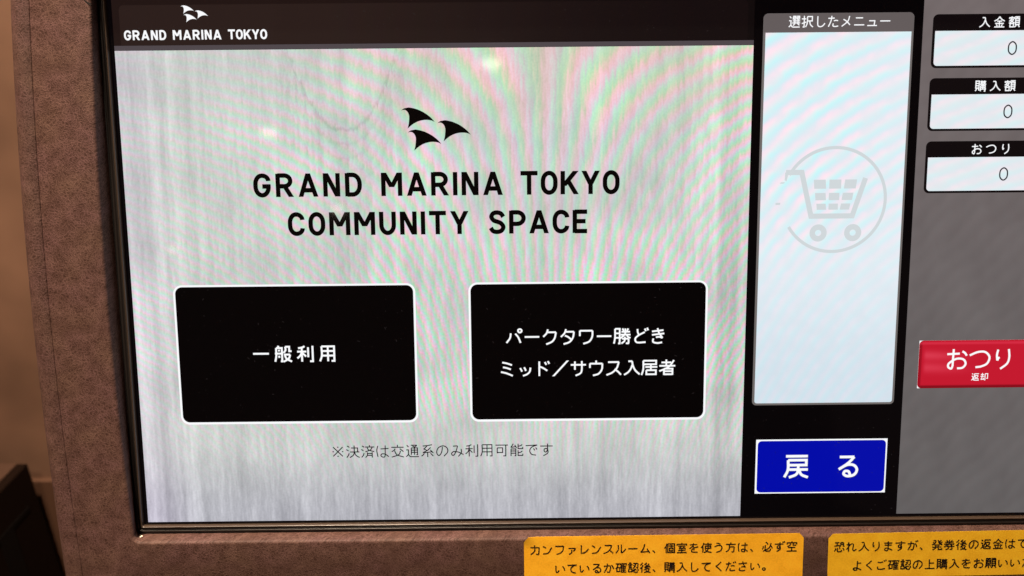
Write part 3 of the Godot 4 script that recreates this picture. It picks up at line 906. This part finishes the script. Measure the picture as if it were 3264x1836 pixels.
func cart(z: float) -> ArrayMesh:
	var st := begin()
	var arc := PackedVector2Array()
	for i in 61:
		var a := deg_to_rad(lerpf(-149.0, 151.0, i / 60.0))
		arc.append(Vector2(152.0, -3.4) + Vector2.from_angle(a) * 24.2)
	ribbon(st, arc, 1.5, z, true)
	var body := PackedVector2Array([Vector2(129.2, 9.5), Vector2(136.6, 9.5), Vector2(141.6, -10.9), Vector2(161.0, -10.9), Vector2(166.2, 5.8)])
	for i in 4:
		var d := (body[i + 1] - body[i]).normalized()
		var o := d.orthogonal() * 1.2
		var a := body[i] - d * (0.9 if i > 0 else 0.0)
		var b := body[i + 1] + d * 0.9
		flat(st, a - o, a + o, b + o, b - o, z)
	flat(st, Vector2(128.8, 9.5), Vector2(130.4, 9.5), Vector2(129.6, 5.4), Vector2(128.7, 6.0), z)
	for k in 2:
		var c := Vector2([145.3, 161.6][k], -18.8)
		var w := PackedVector2Array()
		for i in 33: w.append(c + Vector2.from_angle(i * TAU / 32) * 2.75)
		ribbon(st, w, 2.6, z, true)
	var rows := [[6.05, 1.85, 142.3, 162.6], [-0.1, -3.5, 143.1, 161.1], [-5.1, -7.95, 143.9, 159.9]]
	for r in rows:
		for k in 3:
			var w: float = (r[3] - r[2]) * 0.275
			var x: float = lerpf(r[2], r[3] - w, k / 2.0)
			var lean: float = [0.35, 0.0, -0.5][k]
			flat(st, Vector2(x, r[0]), Vector2(x + w, r[0]), Vector2(x + w + lean, r[1]), Vector2(x + lean, r[1]), z)
	flat(st, Vector2(126.4, 4.4), Vector2(128.3, 4.4), Vector2(128.9, 5.0), Vector2(127.0, 5.0), z)
	flat(st, Vector2(124.7, -5.5), Vector2(126.9, -5.5), Vector2(127.0, -4.5), Vector2(124.8, -4.5), z)
	return st.commit()

# ------------------------------------------------------------------ stickers
func sticker(corner: Vector2, size: Vector2, turn: float, mat: Material, curl: float, label: String, lines: Array, group: String) -> MeshInstance3D:
	# tape of real thickness, its upper corners clipped; the upper left corner can lift a little
	var nx := 48
	var ny := 10
	var st := begin()
	var cut := 2.0
	var lift := func(x: float, y: float) -> float:
		var d := maxf(0.0, 1.0 - Vector2(x, y * 1.2).length() / 7.0)
		return curl * d * d * 3.0 + curl * 0.35 * exp(-pow((y - 1.6 - 0.02 * x) / 0.9, 2.0)) * smoothstep(70.0, 5.0, x)
	var at := func(i: int, j: int) -> Vector3:
		var x := size.x * i / nx
		var y := size.y * j / ny
		if j == 0:
			x = clampf(x, cut, size.x - cut)
		elif i == 0 or i == nx:
			y = maxf(y, cut * 0.9)
		return Vector3(x, -y, 0.18 + lift.call(x, y))
	for j in ny:
		for i in nx:
			var q := [at.call(i, j), at.call(i + 1, j), at.call(i + 1, j + 1), at.call(i, j + 1)]
			for k in [0, 1, 2, 0, 2, 3]:
				st.set_smooth_group(1)
				st.set_uv(Vector2(q[k].x / 160.0, -q[k].y / 30.0))
				st.add_vertex(q[k] * MM)
	for i in nx:
		var a: Vector3 = at.call(i, 0)
		var b: Vector3 = at.call(i + 1, 0)
		for v: Vector3 in [a, a - Vector3(0, 0, 0.16), b, b, a - Vector3(0, 0, 0.16), b - Vector3(0, 0, 0.16)]:
			st.set_smooth_group(2)
			st.set_uv(Vector2(v.x / 160.0, 0))
			st.add_vertex(v * MM)
	st.generate_normals()
	var o := put("sticker", st.commit(), mat, self, face * Transform3D(Basis(Vector3.BACK, deg_to_rad(turn)), Vector3(corner.x, corner.y, 9.0) * MM))
	tag(o, label, "sticker", group)
	for l in lines:
		put("lettering", writing(l[0], l[1], l[2], 5.915, Vector2(5.45, 5.45), 0.6, 0.24), M.ink, o)
	return o

func stickers():
	sticker(Vector2(5.4, -163.5), Vector2(135.2, 22.4), 0.2, M.tape, 0.5, "orange-yellow sticker with a wrinkled clipped corner, stuck below the pale board picture",
		[["カンファレンスルーム、個室を使う方は、必ず空", 2.6, -3.9], ["いているか確認後、購入してください。", 14.6, -13.6]], "yellow notice stickers under the screen")
	sticker(Vector2(152.6, -163.6), Vector2(104.0, 22.6), 0.55, M.tape_pale, 0.0, "flat yellow sticker stuck below the grey column and the blue key",
		[["恐れ入りますが、発券後の返金はで", 2.6, -3.9], ["よくご確認の上購入をお願いいた", 11.4, -13.6]], "yellow notice stickers under the screen")

func small_things():
	# a chip of pale laminate at the lower left corner of the rubber
	var st := begin()
	var p := PackedVector2Array([Vector2(-1.3, -1.2), Vector2(-0.5, -0.9), Vector2(0.4, -0.2), Vector2(1.1, 0.2), Vector2(0.9, 0.6), Vector2(0.1, 0.9), Vector2(-0.3, 0.3), Vector2(-0.8, -0.5)])
	for i in Geometry2D.triangulate_polygon(p):
		st.add_vertex(Vector3(p[i].x, p[i].y, 0.5 + 0.15 * p[i].x) * MM)
	for i in p.size():
		var a := Vector3(p[i].x, p[i].y, 0)
		var b := Vector3(p[(i + 1) % p.size()].x, p[(i + 1) % p.size()].y, 0)
		quad(st, a, b, b + Vector3(0, 0, 0.5 + 0.15 * b.x), a + Vector3(0, 0, 0.5 + 0.15 * a.x))
	st.generate_normals()
	var o := put("laminate_chip", st.commit(), M.flake, self, face * Transform3D(Basis(Vector3.RIGHT, -1.0), Vector3(-181.6, -163.9, 4.2) * MM))
	tag(o, "tiny pale chip of laminate stuck at the lower left corner of the rubber frame", "chip")
